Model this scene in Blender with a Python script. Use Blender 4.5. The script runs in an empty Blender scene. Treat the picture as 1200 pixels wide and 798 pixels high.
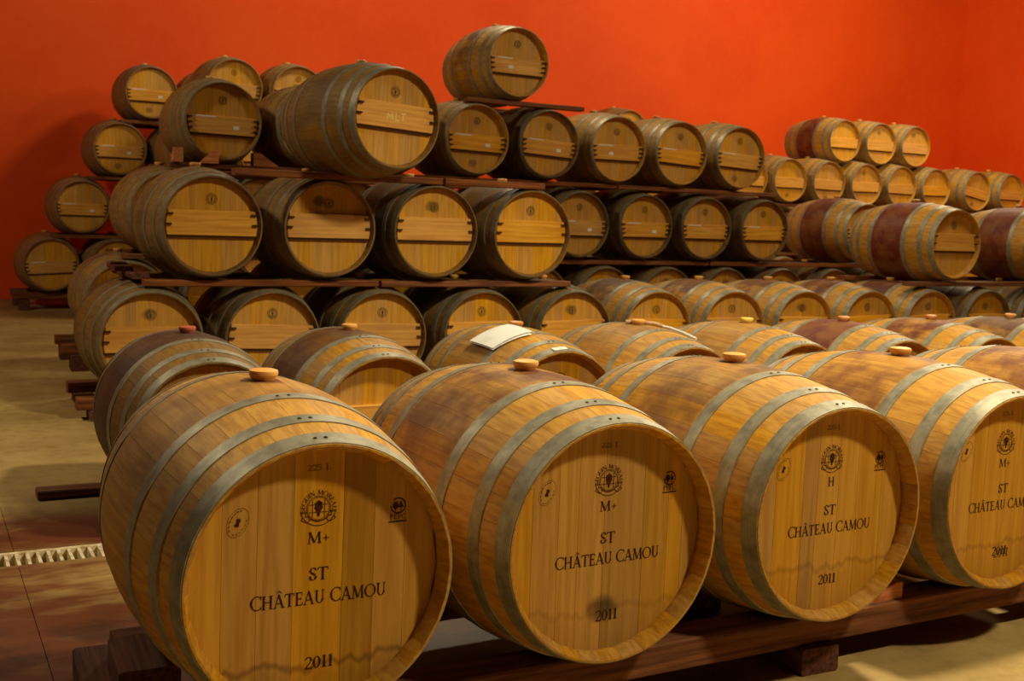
import bpy, math, random
from mathutils import Matrix, Vector
random.seed(7)
R = math.radians
scene = bpy.context.scene
col = scene.collection

# ------------------------------------------------------------------ camera, world, light, exposure
CAM = Vector((-0.74095, -2.13420, 0.75767))
c_r = Vector((0.88041, -0.47293, 0.03488)); c_u = Vector((0.02163, 0.11354, 0.99330)); c_f = Vector((0.47372, 0.87376, -0.11019))
cd = bpy.data.cameras.new('camera'); cam = bpy.data.objects.new('camera', cd); col.objects.link(cam)
cam.matrix_world = Matrix(((c_r.x, c_u.x, -c_f.x, CAM.x), (c_r.y, c_u.y, -c_f.y, CAM.y), (c_r.z, c_u.z, -c_f.z, CAM.z), (0, 0, 0, 1)))
cd.sensor_width = 36.0; cd.lens = 1316.5 * 36 / 1200; cd.clip_start = 0.05; cd.clip_end = 200
cd.dof.use_dof = True; cd.dof.focus_distance = 2.75; cd.dof.aperture_fstop = 8.0
scene.camera = cam
vs = scene.view_settings
vs.view_transform = 'Standard'; vs.look = 'None'; vs.gamma = 1.0; vs.use_curve_mapping = False; vs.exposure = 0.0
w = bpy.data.worlds.new('world'); scene.world = w; w.use_nodes = True
w.node_tree.nodes['Background'].inputs[0].default_value = (1.0, 0.62, 0.28, 1); w.node_tree.nodes['Background'].inputs[1].default_value = 0.005
WARM = (1.0, 0.87, 0.58)
def lamp(name, loc, watts, rad=0.28, c=WARM):
    l = bpy.data.lights.new(name, 'POINT'); l.energy = watts; l.color = c; l.shadow_soft_size = rad
    o = bpy.data.objects.new(name, l); o.location = loc; col.objects.link(o); return o
def high_bay(name, loc, watts, rad, cone, blend):      # pendant with a reflector: throws downward only
    l = bpy.data.lights.new(name, 'SPOT'); l.energy = watts; l.color = WARM; l.shadow_soft_size = rad; l.spot_size = R(cone); l.spot_blend = blend
    o = bpy.data.objects.new(name, l); o.location = loc; col.objects.link(o); return o
high_bay('pendant_lamp', (2.8, -2.5, 4.2), 720, .2, 130, .55)
high_bay('pendant_lamp', (3.0, 0.25, 4.1), 960, .2, 132, .55)
lamp('unseen_hall_lamp', (6.6, 3.2, 4.3), 300, .3)
lamp('unseen_hall_lamp', (-2.6, 5.2, 4.3), 380, .3)
lamp('unseen_hall_lamp', (4.4, 8.2, 4.9), 350, .3)  # unseen lamp added to brighten the left part of the red back wall
lamp('unseen_hall_lamp', (11.6, 8.5, 4.9), 500, .3)  # second unseen lamp, added close to the red wall to lift it
lamp('unseen_hall_lamp', (12.2, 4.8, 4.6), 450, .3)  # added out of view so the back wall outshines the right wall

# ------------------------------------------------------------------ materials
def srgb(r, g, b): return tuple((x / 255 / 12.92) if x / 255 <= .04045 else ((x / 255 + .055) / 1.055) ** 2.4 for x in (r, g, b)) + (1.0,)
class NT:
    def __init__(s, name, rough=.6, metal=0.0, spec=.3):
        s.m = bpy.data.materials.new(name); s.m.use_nodes = True; s.t = s.m.node_tree; s.b = s.t.nodes['Principled BSDF']
        s.b.inputs['Roughness'].default_value = rough; s.b.inputs['Metallic'].default_value = metal; s.b.inputs['Specular IOR Level'].default_value = spec
    def n(s, typ, **kw):
        x = s.t.nodes.new(typ)
        for k, v in kw.items(): setattr(x, k, v)
        return x
    def put(s, sock, v):
        if hasattr(v, 'links') or isinstance(v, bpy.types.NodeSocket): s.t.links.new(v, sock)
        else: sock.default_value = v
    def attr(s, name): return s.n('ShaderNodeAttribute', attribute_type='OBJECT', attribute_name=name).outputs['Fac']
    def math(s, op, a, b=0.0, c=None, clamp=False):
        x = s.n('ShaderNodeMath', operation=op, use_clamp=clamp); s.put(x.inputs[0], a); s.put(x.inputs[1], b)
        if c is not None: s.put(x.inputs[2], c)
        return x.outputs[0]
    def mix(s, f, a, b, blend='MIX'):
        x = s.n('ShaderNodeMix', data_type='RGBA', blend_type=blend); s.put(x.inputs[0], f); s.put(x.inputs[6], a); s.put(x.inputs[7], b); return x.outputs[2]
    def ramp(s, f, lo, hi):
        x = s.n('ShaderNodeMapRange', interpolation_type='SMOOTHSTEP'); s.put(x.inputs[0], f); x.inputs[1].default_value = lo; x.inputs[2].default_value = hi; return x.outputs[0]
    def coords(s, kind='Object'): return s.n('ShaderNodeTexCoord').outputs[kind]
    def mapping(s, v, scale, off=None):
        x = s.n('ShaderNodeMapping'); s.put(x.inputs[0], v); x.inputs[3].default_value = scale
        if off is not None: s.put(x.inputs[1], off)
        return x.outputs[0]
    def noise(s, v, scale=1.0, det=3, rough=.55): 
        x = s.n('ShaderNodeTexNoise'); s.put(x.inputs['Vector'], v); x.inputs['Scale'].default_value = scale; x.inputs['Detail'].default_value = det; x.inputs['Roughness'].default_value = rough; return x.outputs[0]
    def xyz(s, v): 
        x = s.n('ShaderNodeSeparateXYZ'); s.put(x.inputs[0], v); return x.outputs
    def comb(s, a, b, c):
        x = s.n('ShaderNodeCombineXYZ'); s.put(x.inputs[0], a); s.put(x.inputs[1], b); s.put(x.inputs[2], c); return x.outputs[0]
    def rand(s): return s.n('ShaderNodeObjectInfo').outputs['Random']
    def pos(s): return s.n('ShaderNodeNewGeometry').outputs['Position']
    def bump(s, h, st=.3, dist=.002):
        x = s.n('ShaderNodeBump'); x.inputs['Strength'].default_value = st; x.inputs['Distance'].default_value = dist; s.put(x.inputs['Height'], h); s.t.links.new(x.outputs[0], s.b.inputs['Normal'])
    def done(s, colr): s.put(s.b.inputs['Base Color'], colr); return s.m

def wood(name, base, dark, along, stave=False, head=False, rough=.62):
    k = NT(name, rough)
    rnd = k.rand(); tc = k.coords()
    off = k.comb(k.math('MULTIPLY', rnd, 37.0), k.math('MULTIPLY', rnd, 91.0), k.math('MULTIPLY', rnd, 13.0))
    sc = {'y': (70, 3, 70), 'z': (75, 75, 3), 'x': (3, 60, 60)}[along]
    g = k.noise(k.mapping(tc, sc, off), 1.0, 5, .62)
    g2 = k.noise(k.mapping(tc, tuple(a * .22 for a in sc), off), 1.0, 2)
    c = k.mix(k.ramp(g, .36, .68), base, dark)
    c = k.mix(k.math('MULTIPLY', k.ramp(g2, .45, .75), .45), c, dark)
    P = k.pos()
    # every stave and board has its own shade of oak
    shade = k.math('ADD', k.math('MULTIPLY', rnd, .16), .92)
    shade = k.math('MULTIPLY', shade, k.math('ADD', k.attr('tone'), 1.0))
    if stave:
        yy = k.math('ABSOLUTE', k.xyz(tc)[1])
        blot = k.noise(P, 7.0, 4, .6)
        band = k.math('SUBTRACT', 1.0, k.ramp(k.math('ADD', yy, k.math('MULTIPLY', blot, .02)), .165, .19))
        patch = k.ramp(blot, .32, .66)
        part_ = k.math('MULTIPLY', k.attr('stain'), k.math('ADD', patch, .2))
        full = k.math('MULTIPLY', k.math('MULTIPLY', k.math('SUBTRACT', k.attr('stain'), .88), 9.0, clamp=True), k.math('ADD', k.math('MULTIPLY', patch, .25), .75))
        amt = k.math('MULTIPLY', band, k.math('MAXIMUM', part_, full), clamp=True)
        scol = k.mix(k.attr('stainred'), srgb(92, 62, 34), srgb(104, 34, 18))
        c = k.mix(amt, c, scol)
        # weathered, handled grey film on the older barrels
        film = k.ramp(k.noise(P, 4.0, 4, .6), .35, .7)
        c = k.mix(k.math('MULTIPLY', k.attr('grime'), k.math('ADD', k.math('MULTIPLY', film, .5), .5)), c, srgb(84, 72, 52))
        # wine spilled round the bung
        q = k.xyz(tc)
        d = k.math('SQRT', k.math('ADD', k.math('MULTIPLY', q[0], q[0]), k.math('MULTIPLY', q[1], q[1])))
        ring = k.math('MULTIPLY', k.math('SUBTRACT', 1.0, k.ramp(k.math('ADD', d, k.math('MULTIPLY', blot, .03)), .045, .085)), k.attr('spill'))
        c = k.mix(ring, c, srgb(82, 26, 16))
    if head:
        q = k.xyz(tc)
        blot = k.noise(k.mapping(P, (1, 1, 1)), 9.0, 4, .65)
        # tide mark left by a leak along the bottom of the head
        edge = k.math('ADD', q[2], k.math('MULTIPLY', k.math('SUBTRACT', k.noise(k.mapping(P, (17, 1, 3)), 1.0, 3), .5), .09))
        lvl = k.math('SUBTRACT', edge, k.attr('tide'))
        line = k.math('SUBTRACT', 1.0, k.ramp(k.math('ABSOLUTE', lvl), .0, .014))
        under = k.math('SUBTRACT', 1.0, k.ramp(lvl, -.03, .0))
        on = k.attr('tideon')
        c = k.mix(k.math('MULTIPLY', on, k.math('ADD', k.math('MULTIPLY', line, .6), k.math('MULTIPLY', under, .22))), c, srgb(104, 62, 22))
        # smudge
        sx = k.math('DIVIDE', k.math('SUBTRACT', q[0], k.attr('smx')), .05); sz = k.math('DIVIDE', k.math('SUBTRACT', q[2], k.attr('smz')), .042)
        sd = k.math('ADD', k.math('ADD', k.math('MULTIPLY', sx, sx), k.math('MULTIPLY', sz, sz)), k.math('MULTIPLY', k.math('SUBTRACT', blot, .5), 1.6))
        c = k.mix(k.math('MULTIPLY', k.math('SUBTRACT', 1.0, k.ramp(sd, .1, 1.0)), k.attr('smudge')), c, srgb(52, 36, 20))
    hs = k.n('ShaderNodeHueSaturation'); k.put(hs.inputs['Value'], shade); k.put(hs.inputs['Color'], c)
    k.put(hs.inputs['Saturation'], k.math('ADD', .93, k.math('MULTIPLY', rnd, .12)))
    k.bump(g, .22, .0012)
    return k.done(hs.outputs[0])

M = {}
M['stave'] = wood('stave_oak', srgb(200, 147, 50), srgb(168, 114, 32), 'y', stave=True)
M['head'] = wood('head_oak', srgb(204, 150, 52), srgb(180, 126, 38), 'z', head=True)
M['bar'] = wood('bar_oak', srgb(218, 160, 60), srgb(192, 130, 42), 'x')
M['rack'] = wood('rack_pine', srgb(140, 82, 36), srgb(86, 44, 18), 'x', rough=.8)
M['rackend'] = wood('sleeper_pine', srgb(112, 62, 36), srgb(62, 30, 18), 'y', rough=.8)
M['wedge'] = wood('wedge_pine', srgb(206, 132, 76), srgb(160, 88, 48), 'x', rough=.7)
M['stick'] = wood('stick_wood', srgb(206, 168, 122), srgb(170, 126, 84), 'x', rough=.6)
k = NT('hoop_steel', .5, .35, .4)
n1 = k.noise(k.pos(), 26.0, 4, .6); n2 = k.noise(k.mapping(k.coords(), (6, 160, 6)), 1.0, 2)
c = k.mix(k.ramp(n1, .35, .7), srgb(158, 151, 130), srgb(128, 121, 102)); c = k.mix(k.math('MULTIPLY', k.ramp(n2, .5, .7), .3), c, srgb(94, 88, 72))
c = k.mix(k.math('MULTIPLY', k.attr('grime'), .5), c, srgb(86, 78, 62)); k.bump(n1, .1, .001); M['hoop'] = k.done(c)
k = NT('rivet_steel', .45, .5); M['rivet'] = k.done(srgb(70, 66, 58))
k = NT('bung_silicone', .45, 0, .45); k.b.inputs['Subsurface Weight'].default_value = .15; k.b.inputs['Subsurface Radius'].default_value = (.01, .006, .003)
c = k.mix(k.attr('red'), srgb(224, 162, 82), srgb(176, 88, 60)); c = k.mix(k.attr('yellow'), c, srgb(234, 206, 96)); M['bung'] = k.done(c)
k = NT('branding_ink', .8, 0, .1); M['ink'] = k.done(k.mix(k.ramp(k.noise(k.pos(), 160.0, 3), .35, .8), srgb(52, 24, 14), srgb(92, 52, 24)))
k = NT('faded_ink', .8, 0, .1); M['faded'] = k.done(srgb(112, 80, 40))
k = NT('old_ink', .8, 0, .1); M['oldink'] = k.done(k.mix(k.ramp(k.noise(k.pos(), 60.0, 3), .4, .7), srgb(70, 58, 34), srgb(124, 92, 44)))
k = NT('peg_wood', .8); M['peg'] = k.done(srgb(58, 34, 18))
k = NT('paper', .7, 0, .2); M['paper'] = k.done(k.mix(k.ramp(k.noise(k.coords(), 14.0, 2), .4, .7), srgb(226, 223, 216), srgb(216, 212, 204)))
k = NT('chalk', .95, 0, .05); M['chalk'] = k.done(srgb(232, 206, 128))
k = NT('drain_plastic', .5, 0, .3); M['drain'] = k.done(k.mix(k.ramp(k.noise(k.pos(), 30.0, 3), .4, .7), srgb(222, 206, 168), srgb(170, 144, 104)))
k = NT('channel_dark', .9); M['channel'] = k.done(srgb(40, 28, 18))
# walls: rolled red paint over rendered masonry
k = NT('red_wall_paint', .72, 0, .25)
a = k.noise(k.pos(), .55, 4, .6); b2 = k.noise(k.pos(), 9.0, 4, .6)
c = k.mix(k.ramp(a, .3, .7), srgb(236, 82, 9), srgb(226, 72, 6)); c = k.mix(k.math('MULTIPLY', k.ramp(b2, .4, .75), .22), c, srgb(238, 96, 22)); k.bump(b2, .25, .004); M['wall'] = k.done(c)
k = NT('cream_plaster', .85, 0, .15); M['plaster'] = k.done(k.mix(k.ramp(k.noise(k.pos(), 2.0, 4), .35, .7), srgb(84, 70, 50), srgb(72, 58, 40)))
k = NT('ceiling_paint', .9, 0, .1); M['ceiling'] = k.done(srgb(60, 50, 40))
# floor: worn concrete with wine stains along the drain
k = NT('cellar_concrete', .6, 0, .35)
P = k.pos(); q = k.xyz(P)
a = k.noise(P, 1.7, 5, .62); b2 = k.noise(P, 14.0, 4, .65); e = k.noise(k.mapping(P, (1.2, 3.0, 1)), 1.0, 4, .7)
c = k.mix(k.ramp(a, .3, .72), srgb(174, 146, 88), srgb(140, 112, 62)); c = k.mix(k.math('MULTIPLY', k.ramp(b2, .45, .7), .35), c, srgb(108, 82, 44))
near = k.math('SUBTRACT', 1.0, k.ramp(k.math('ABSOLUTE', k.math('SUBTRACT', k.math('ADD', q[1], k.math('MULTIPLY', e, .5)), 1.80)), .85, 1.2))
wine = k.math('MULTIPLY', near, k.ramp(e, .26, .52)); c = k.mix(k.math('MULTIPLY', wine, .95), c, srgb(92, 42, 18))
dk = k.math('MULTIPLY', near, k.ramp(k.noise(P, 3.1, 4, .6), .5, .68)); c = k.mix(k.math('MULTIPLY', dk, .75), c, srgb(48, 26, 14))
k.put(k.b.inputs['Roughness'], k.math('SUBTRACT', .72, k.math('MULTIPLY', near, .22))); k.bump(b2, .2, .002); M['floor'] = k.done(c)

# ------------------------------------------------------------------ mesh helpers
class MB:
    def __init__(s): s.v = []; s.f = []
    def add(s, vs, fs):
        o = len(s.v); s.v += [tuple(x) for x in vs]; s.f += [tuple(i + o for i in f) for f in fs]
    def box(s, a, b, j=0.0):
        x0, y0, z0 = a; x1, y1, z1 = b
        r = lambda: random.uniform(-j, j)
        s.add([(x + r(), y + r(), z + r()) for x, y, z in ((x0, y0, z0), (x1, y0, z0), (x1, y1, z0), (x0, y1, z0), (x0, y0, z1), (x1, y0, z1), (x1, y1, z1), (x0, y1, z1))],
              [(0, 3, 2, 1), (4, 5, 6, 7), (0, 1, 5, 4), (1, 2, 6, 5), (2, 3, 7, 6), (3, 0, 4, 7)])
    def chamfer_box(s, a, b, c):   # long timber with chamfered edges, along its longest side
        d = [b[i] - a[i] for i in range(3)]; L = d.index(max(d)); o = [i for i in range(3) if i != L]
        (u0, v0), (u1, v1) = (a[o[0]], a[o[1]]), (b[o[0]], b[o[1]])
        ring = [(u0 + c, v0), (u1 - c, v0), (u1, v0 + c), (u1, v1 - c), (u1 - c, v1), (u0 + c, v1), (u0, v1 - c), (u0, v0 + c)]
        vs = []
        for t in (a[L], b[L]):
            for (uu, vv) in ring:
                p = [0, 0, 0]; p[L] = t; p[o[0]] = uu; p[o[1]] = vv; vs.append(p)
        fs = [(i, (i + 1) % 8, 8 + (i + 1) % 8, 8 + i) for i in range(8)] + [tuple(range(7, -1, -1)), tuple(range(8, 16))]
        s.add(vs, fs)
    def lathe_y(s, prof, n, a0=0.0, a1=2 * math.pi, closed_prof=True):
        full = abs(a1 - a0 - 2 * math.pi) < 1e-6; cols = n if full else n + 1; m = len(prof); vs = []
        for i in range(cols):
            a = a0 + (a1 - a0) * i / n
            for (r, y) in prof: vs.append((r * math.sin(a), y, r * math.cos(a)))
        fs = []
        for i in range(n):
            i2 = (i + 1) % cols
            for j in range(m if closed_prof else m - 1):
                j2 = (j + 1) % m; fs.append((i * m + j, i2 * m + j, i2 * m + j2, i * m + j2))
        s.add(vs, fs)
    def mesh(s, name, mat, smooth=0):
        me = bpy.data.meshes.new(name); me.from_pydata(s.v, [], s.f); me.materials.append(M[mat] if isinstance(mat, str) else mat)
        import bmesh
        bm = bmesh.new(); bm.from_mesh(me); bmesh.ops.recalc_face_normals(bm, faces=bm.faces[:])
        if smooth:
            for f in bm.faces: f.smooth = True
            for e_ in bm.edges:
                if len(e_.link_faces) == 2 and e_.calc_face_angle(0) > R(smooth): e_.smooth = False
        bm.to_mesh(me); bm.free(); return me
def flat_mesh(name, mat, v, f):
    me = bpy.data.meshes.new(name); me.from_pydata(v, [], f); me.materials.append(M[mat]); return me
def link(name, me, parent=None, loc=(0, 0, 0), rot=(0, 0, 0)):
    o = bpy.data.objects.new(name, me); col.objects.link(o); o.parent = parent; o.location = loc; o.rotation_euler = rot; return o
def tag(o, label, cat, group=None):
    o['label'] = label; o['category'] = cat
    if group: o['group'] = group
    return o

# ------------------------------------------------------------------ the room
FZ = -0.485; WY = 13.06; WX = 17.02; TOP = 5.4; LX = -9.0; FY = -13.0
def struct(name, a, b, mat):
    m = MB(); m.box(a, b); o = link(name, m.mesh(name, mat)); o['kind'] = 'structure'; return o
# floor of poured slabs with sawn joints, cut by the drain channel
fl = struct('floor', (LX, FY, FZ - .2), (WX, WY, FZ - .06), 'channel')
DY0, DY1 = 1.925, 2.095
xs = [LX, -5.6, -3.0, -0.425, 3.2, 6.8, 10.4, 13.8, WX]; ys = [FY, -9.0, -5.2, -1.6, DY0, DY1, 5.4, 9.2, WY]
for i in range(len(xs) - 1):
    for j in range(len(ys) - 1):
        if ys[j] == DY0: continue
        m = MB(); g = .0008
        y0 = ys[j] + (g if ys[j] not in (DY1,) else .0); y1 = ys[j + 1] - (g if ys[j + 1] != DY0 else 0)
        m.chamfer_box((xs[i] + g, y0, FZ - .06), (xs[i + 1] - g, y1, FZ), .002)
        link('slab', m.mesh('slab', 'floor'), fl)
struct('wall_back', (LX, WY, FZ - .2), (WX + .2, WY + .2, TOP), 'wall')
struct('wall_right', (WX, FY, FZ - .2), (WX + .2, WY, TOP), 'wall')
struct('wall_left', (LX - .2, FY, FZ - .2), (LX, WY, TOP), 'plaster')
struct('wall_front', (LX - .2, FY - .2, FZ - .2), (WX + .2, FY, TOP), 'plaster')
struct('ceiling', (LX - .2, FY - .2, TOP), (WX + .2, WY + .2, TOP + .2), 'ceiling')
# drain grate: two rails and upright slats over the channel
dg = bpy.data.objects.new('drain_grate', None); col.objects.link(dg); dg.location = (0, (DY0 + DY1) / 2, FZ - .06)
tag(dg, 'cream slatted drain grate set in the wine-stained concrete floor', 'drain')
for yy, hh in ((-.074, .03), (.072, .058)):
    m = MB(); m.box((-3.2, yy - .011, .0), (5.6, yy + .011, hh)); link('rail', m.mesh('rail', 'drain'), dg)
m = MB(); m.box((-.0055, -.078, .006), (.0055, .061, .057)); sl = m.mesh('slat', 'drain')
for i in range(250): link('slat', sl, dg, (-3.18 + i * .0345, 0, 0))

# ------------------------------------------------------------------ barrel geometry (axis along Y through the origin of each part)
LEN = .95; RB = .35; RE = .2865
def rad(y): t = (y) / (LEN / 2); return RB - (RB - RE) * t * t     # y measured from mid-length
NS = 30; HD = .05                                              # staves, head recess
def stave_mesh(nst, nac, half):
    mb = MB(); ysn = [-LEN / 2 + LEN * i / nst for i in range(nst + 1)]
    ysn = sorted(set([-LEN / 2, -LEN / 2 + .03, LEN / 2 - .03, LEN / 2] + [y for y in ysn if abs(y) < LEN / 2 - .05]))
    m = nac + 3; vs = []
    for y in ysn:
        ro = rad(y); th = .004 if abs(y) > LEN / 2 - .001 else .025
        for i in range(nac + 1):
            a = -half + 2 * half * i / nac; vs.append((ro * math.sin(a), y, ro * math.cos(a)))
        for a in (half, -half): vs.append(((ro - th) * math.sin(a), y, (ro - th) * math.cos(a)))
    fs = []
    for j in range(len(ysn) - 1):
        for i in range(m): fs.append((j * m + i, j * m + (i + 1) % m, (j + 1) * m + (i + 1) % m, (j + 1) * m + i))
    fs += [tuple(range(m)), tuple(range((len(ysn) - 1) * m + m - 1, (len(ysn) - 1) * m - 1, -1))]
    mb.add(vs, fs); return mb.mesh('stave', 'stave', 40)
HALF = math.pi / NS - R(.05)
ME = {}
ME['stave0'] = stave_mesh(18, 4, HALF); ME['stave1'] = stave_mesh(10, 3, HALF)
def body_mesh():
    pr = []; N = 10
    for i in range(N + 1):
        y = -LEN / 2 + LEN * i / N; pr.append((rad(y), y))
    pr += [(RE - .004, LEN / 2), (RE - .02, LEN / 2 - .04), (RE - .02, -LEN / 2 + .04), (RE - .004, -LEN / 2)]
    m = MB(); m.lathe_y(pr, 36); return m.mesh('body', 'stave', 40)
ME['body'] = body_mesh()
HOOPS = [(.002, .050), (.108, .148), (.263, .303)]
def hoop_mesh(y0, y1, n):
    pr = []; K = 3
    for i in range(K): y = y0 + (y1 - y0) * i / (K - 1) - LEN / 2; pr.append((rad(y) + .0028, y))
    for i in range(K - 1, -1, -1): y = y0 + (y1 - y0) * i / (K - 1) - LEN / 2; pr.append((rad(y) - .0005, y))
    m = MB(); m.lathe_y(pr, n); return m.mesh('hoop', 'hoop', 40)
for q_, n_ in (('0', 96), ('1', 56), ('2', 36)):
    for h_, (a_, b_) in enumerate(HOOPS): ME['hoop%s%d' % (q_, h_)] = hoop_mesh(a_, b_, n_)
def rivet_mesh():
    m = MB(); n = 8; vs = [(0, 0, .0028)]
    for r_, z_ in ((.0035, .0022), (.0052, 0)): vs += [(r_ * math.cos(2 * math.pi * i / n), r_ * math.sin(2 * math.pi * i / n), z_) for i in range(n)]
    fs = [(0, 1 + i, 1 + (i + 1) % n) for i in range(n)] + [(1 + i, 1 + n + i, 1 + n + (i + 1) % n, 1 + (i + 1) % n) for i in range(n)] + [tuple(range(2 * n, n, -1))]
    m.add(vs, fs); return m.mesh('rivet', 'rivet', 60)
ME['rivet'] = rivet_mesh()
HR = .2735
def board_mesh(x0, x1, yf, th=.02):
    zt = lambda x: math.sqrt(max(HR * HR - x * x, 0.0))
    n = 6; out = [(x0 + (x1 - x0) * i / n) for i in range(n + 1)]
    ring = [(x, zt(x)) for x in out] + [(x, -zt(x)) for x in reversed(out)]
    ring = [p for i, p in enumerate(ring) if i == 0 or (abs(p[0] - ring[i - 1][0]) + abs(p[1] - ring[i - 1][1])) > 1e-5]
    if abs(ring[0][0] - ring[-1][0]) + abs(ring[0][1] - ring[-1][1]) < 1e-5: ring.pop()
    cx = (x0 + x1) / 2; m = len(ring); c = .0008; wv = (x1 - x0) / 2
    sh = lambda p: (cx + (p[0] - cx) * (1 - c / wv), p[1])
    vs = [(sh(p)[0], yf, sh(p)[1]) for p in ring] + [(p[0], yf + c, p[1]) for p in ring] + [(p[0], yf + th, p[1]) for p in ring]
    fs = [tuple(range(m - 1, -1, -1))]
    for L in (0, m): fs += [(L + i, L + (i + 1) % m, L + m + (i + 1) % m, L + m + i) for i in range(m)]
    mb = MB(); mb.add(vs, fs); return mb.mesh('head_board', 'head')
YF = -LEN / 2 + HD
CUTS = [[-HR, -.2, -.128, -.052, .055, .125, .196, HR], [-HR, -.205, -.135, -.08, -.008, .105, .178, .222, HR], [-HR, -.19, -.095, -.045, .03, .1, .19, HR]]
for s_, cs in enumerate(CUTS): ME['boards%d' % s_] = [board_mesh(cs[i], cs[i + 1], YF) for i in range(len(cs) - 1)]
def disc_head(yf, yb):
    m = MB(); n = 40; vs = [(HR * math.sin(2 * math.pi * i / n), y, HR * math.cos(2 * math.pi * i / n)) for y in (yf, yb) for i in range(n)]
    m.add(vs, [tuple(range(n)), tuple(range(2 * n - 1, n - 1, -1))] + [(i, (i + 1) % n, n + (i + 1) % n, n + i) for i in range(n)]); return m.mesh('head', 'head')
ME['rear'] = disc_head(LEN / 2 - HD, LEN / 2 - HD - .02)
ME['front'] = disc_head(YF, YF + .02)
def bung_mesh():
    pr = [(.0, .026), (.026, .026), (.0335, .0235), (.035, .018), (.033, .010), (.027, .002), (.024, -.012), (0, -.012)]; n = 24; m = MB(); vs = []
    for i in range(n):
        a = 2 * math.pi * i / n
        for r_, z_ in pr[1:-1]: vs.append((r_ * math.cos(a), r_ * math.sin(a), z_))
    k_ = len(pr) - 2; fs = [(i * k_ + j, ((i + 1) % n) * k_ + j, ((i + 1) % n) * k_ + j + 1, i * k_ + j + 1) for i in range(n) for j in range(k_ - 1)]
    fs += [tuple(i * k_ for i in range(n)), tuple(i * k_ + k_ - 1 for i in reversed(range(n)))]
    m.add(vs, fs); return m.mesh('bung', 'bung', 35)
ME['bung'] = bung_mesh()
def bar_mesh(z0, z1, proud=.026):
    # a board wedged across the head, its ends cut to the curve of the chime
    n = 5; r_ = HR - .009; zz = [z0 + (z1 - z0) * i / n for i in range(n + 1)]; X = [math.sqrt(r_ * r_ - z * z) for z in zz]
    ring = [(x, z) for x, z in zip(X, zz)] + [(-x, z) for x, z in reversed(list(zip(X, zz)))]; m = len(ring); mb = MB(); e_ = .003
    zc = (z0 + z1) / 2; hz = (z1 - z0) / 2
    f0 = [(x * .99, YF - proud, zc + (z - zc) * (1 - e_ / hz)) for x, z in ring]; f1 = [(x, YF - proud + e_, z) for x, z in ring]; f2 = [(x, YF - .0005, z) for x, z in ring]
    fs = [tuple(range(m))]
    for L in (0, m): fs += [(L + i, L + (i + 1) % m, L + m + (i + 1) % m, L + m + i) for i in range(m)]
    fs.append(tuple(range(3 * m - 1, 2 * m - 1, -1)))
    mb.add(f0 + f1 + f2, fs); return mb.mesh('head_bar', 'bar')
ME['barC'] = bar_mesh(-.058, .088); ME['barD'] = bar_mesh(-.098, .036)
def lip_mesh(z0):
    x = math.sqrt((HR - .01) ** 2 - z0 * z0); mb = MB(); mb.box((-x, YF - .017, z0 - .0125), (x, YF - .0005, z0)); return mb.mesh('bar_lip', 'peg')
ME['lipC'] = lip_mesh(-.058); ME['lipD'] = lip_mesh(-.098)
m = MB(); m.chamfer_box((-.016, -.008, -.0055), (.016, .008, .0055), .0025); ME['peg'] = m.mesh('peg', 'peg')
m = MB(); m.box((-.022, -.0012, -.014), (.022, 0, .014)); ME['sticker'] = m.mesh('paper_label', 'paper')
m = MB(); m.box((-.075, -.0012, -.0045), (.075, 0, .0045)); ME['strip'] = m.mesh('label_strip', 'paper')

# ------------------------------------------------------------------ lettering: a drawn roman alphabet, cap height 1
TK, TN = .15, .06
def seg(p, q, w0, w1=None):
    w1 = w0 if w1 is None else w1; d = (q[0] - p[0], q[1] - p[1]); L = math.hypot(*d) or 1; n = (-d[1] / L, d[0] / L)
    return [(p[0] + n[0] * w0 / 2, p[1] + n[1] * w0 / 2), (p[0] - n[0] * w0 / 2, p[1] - n[1] * w0 / 2), (q[0] - n[0] * w1 / 2, q[1] - n[1] * w1 / 2), (q[0] + n[0] * w1 / 2, q[1] + n[1] * w1 / 2)]
def arc(cx, cy, rx, ry, a0, a1, n=12, tk=TK, tn=TN, tilt=0.0):
    out = []; pts = []
    for i in range(n + 1):
        a = R(a0 + (a1 - a0) * i / n); w_ = tn + (tk - tn) * abs(math.cos(a + tilt)); c_, s_ = math.cos(a), math.sin(a)
        pts.append(((cx + (rx - w_ / 2) * c_, cy + (ry - tn / 2 - .0) * s_ * (1 - 0)), (cx + (rx + w_ / 2) * c_, cy + (ry + tn / 2) * s_)))
    for i in range(n): out.append([pts[i][0], pts[i][1], pts[i + 1][1], pts[i + 1][0]])
    return out
def serif(x, y, wd=.3): return [(x - wd / 2, y - .025), (x + wd / 2, y - .025), (x + wd / 2, y + .025), (x - wd / 2, y + .025)]
def stem(x, w_=TK, top=1.0, bot=0.0, s=.3): return [seg((x, bot), (x, top), w_), serif(x, .025 + bot, s), serif(x, top - .025, s)]
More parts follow.
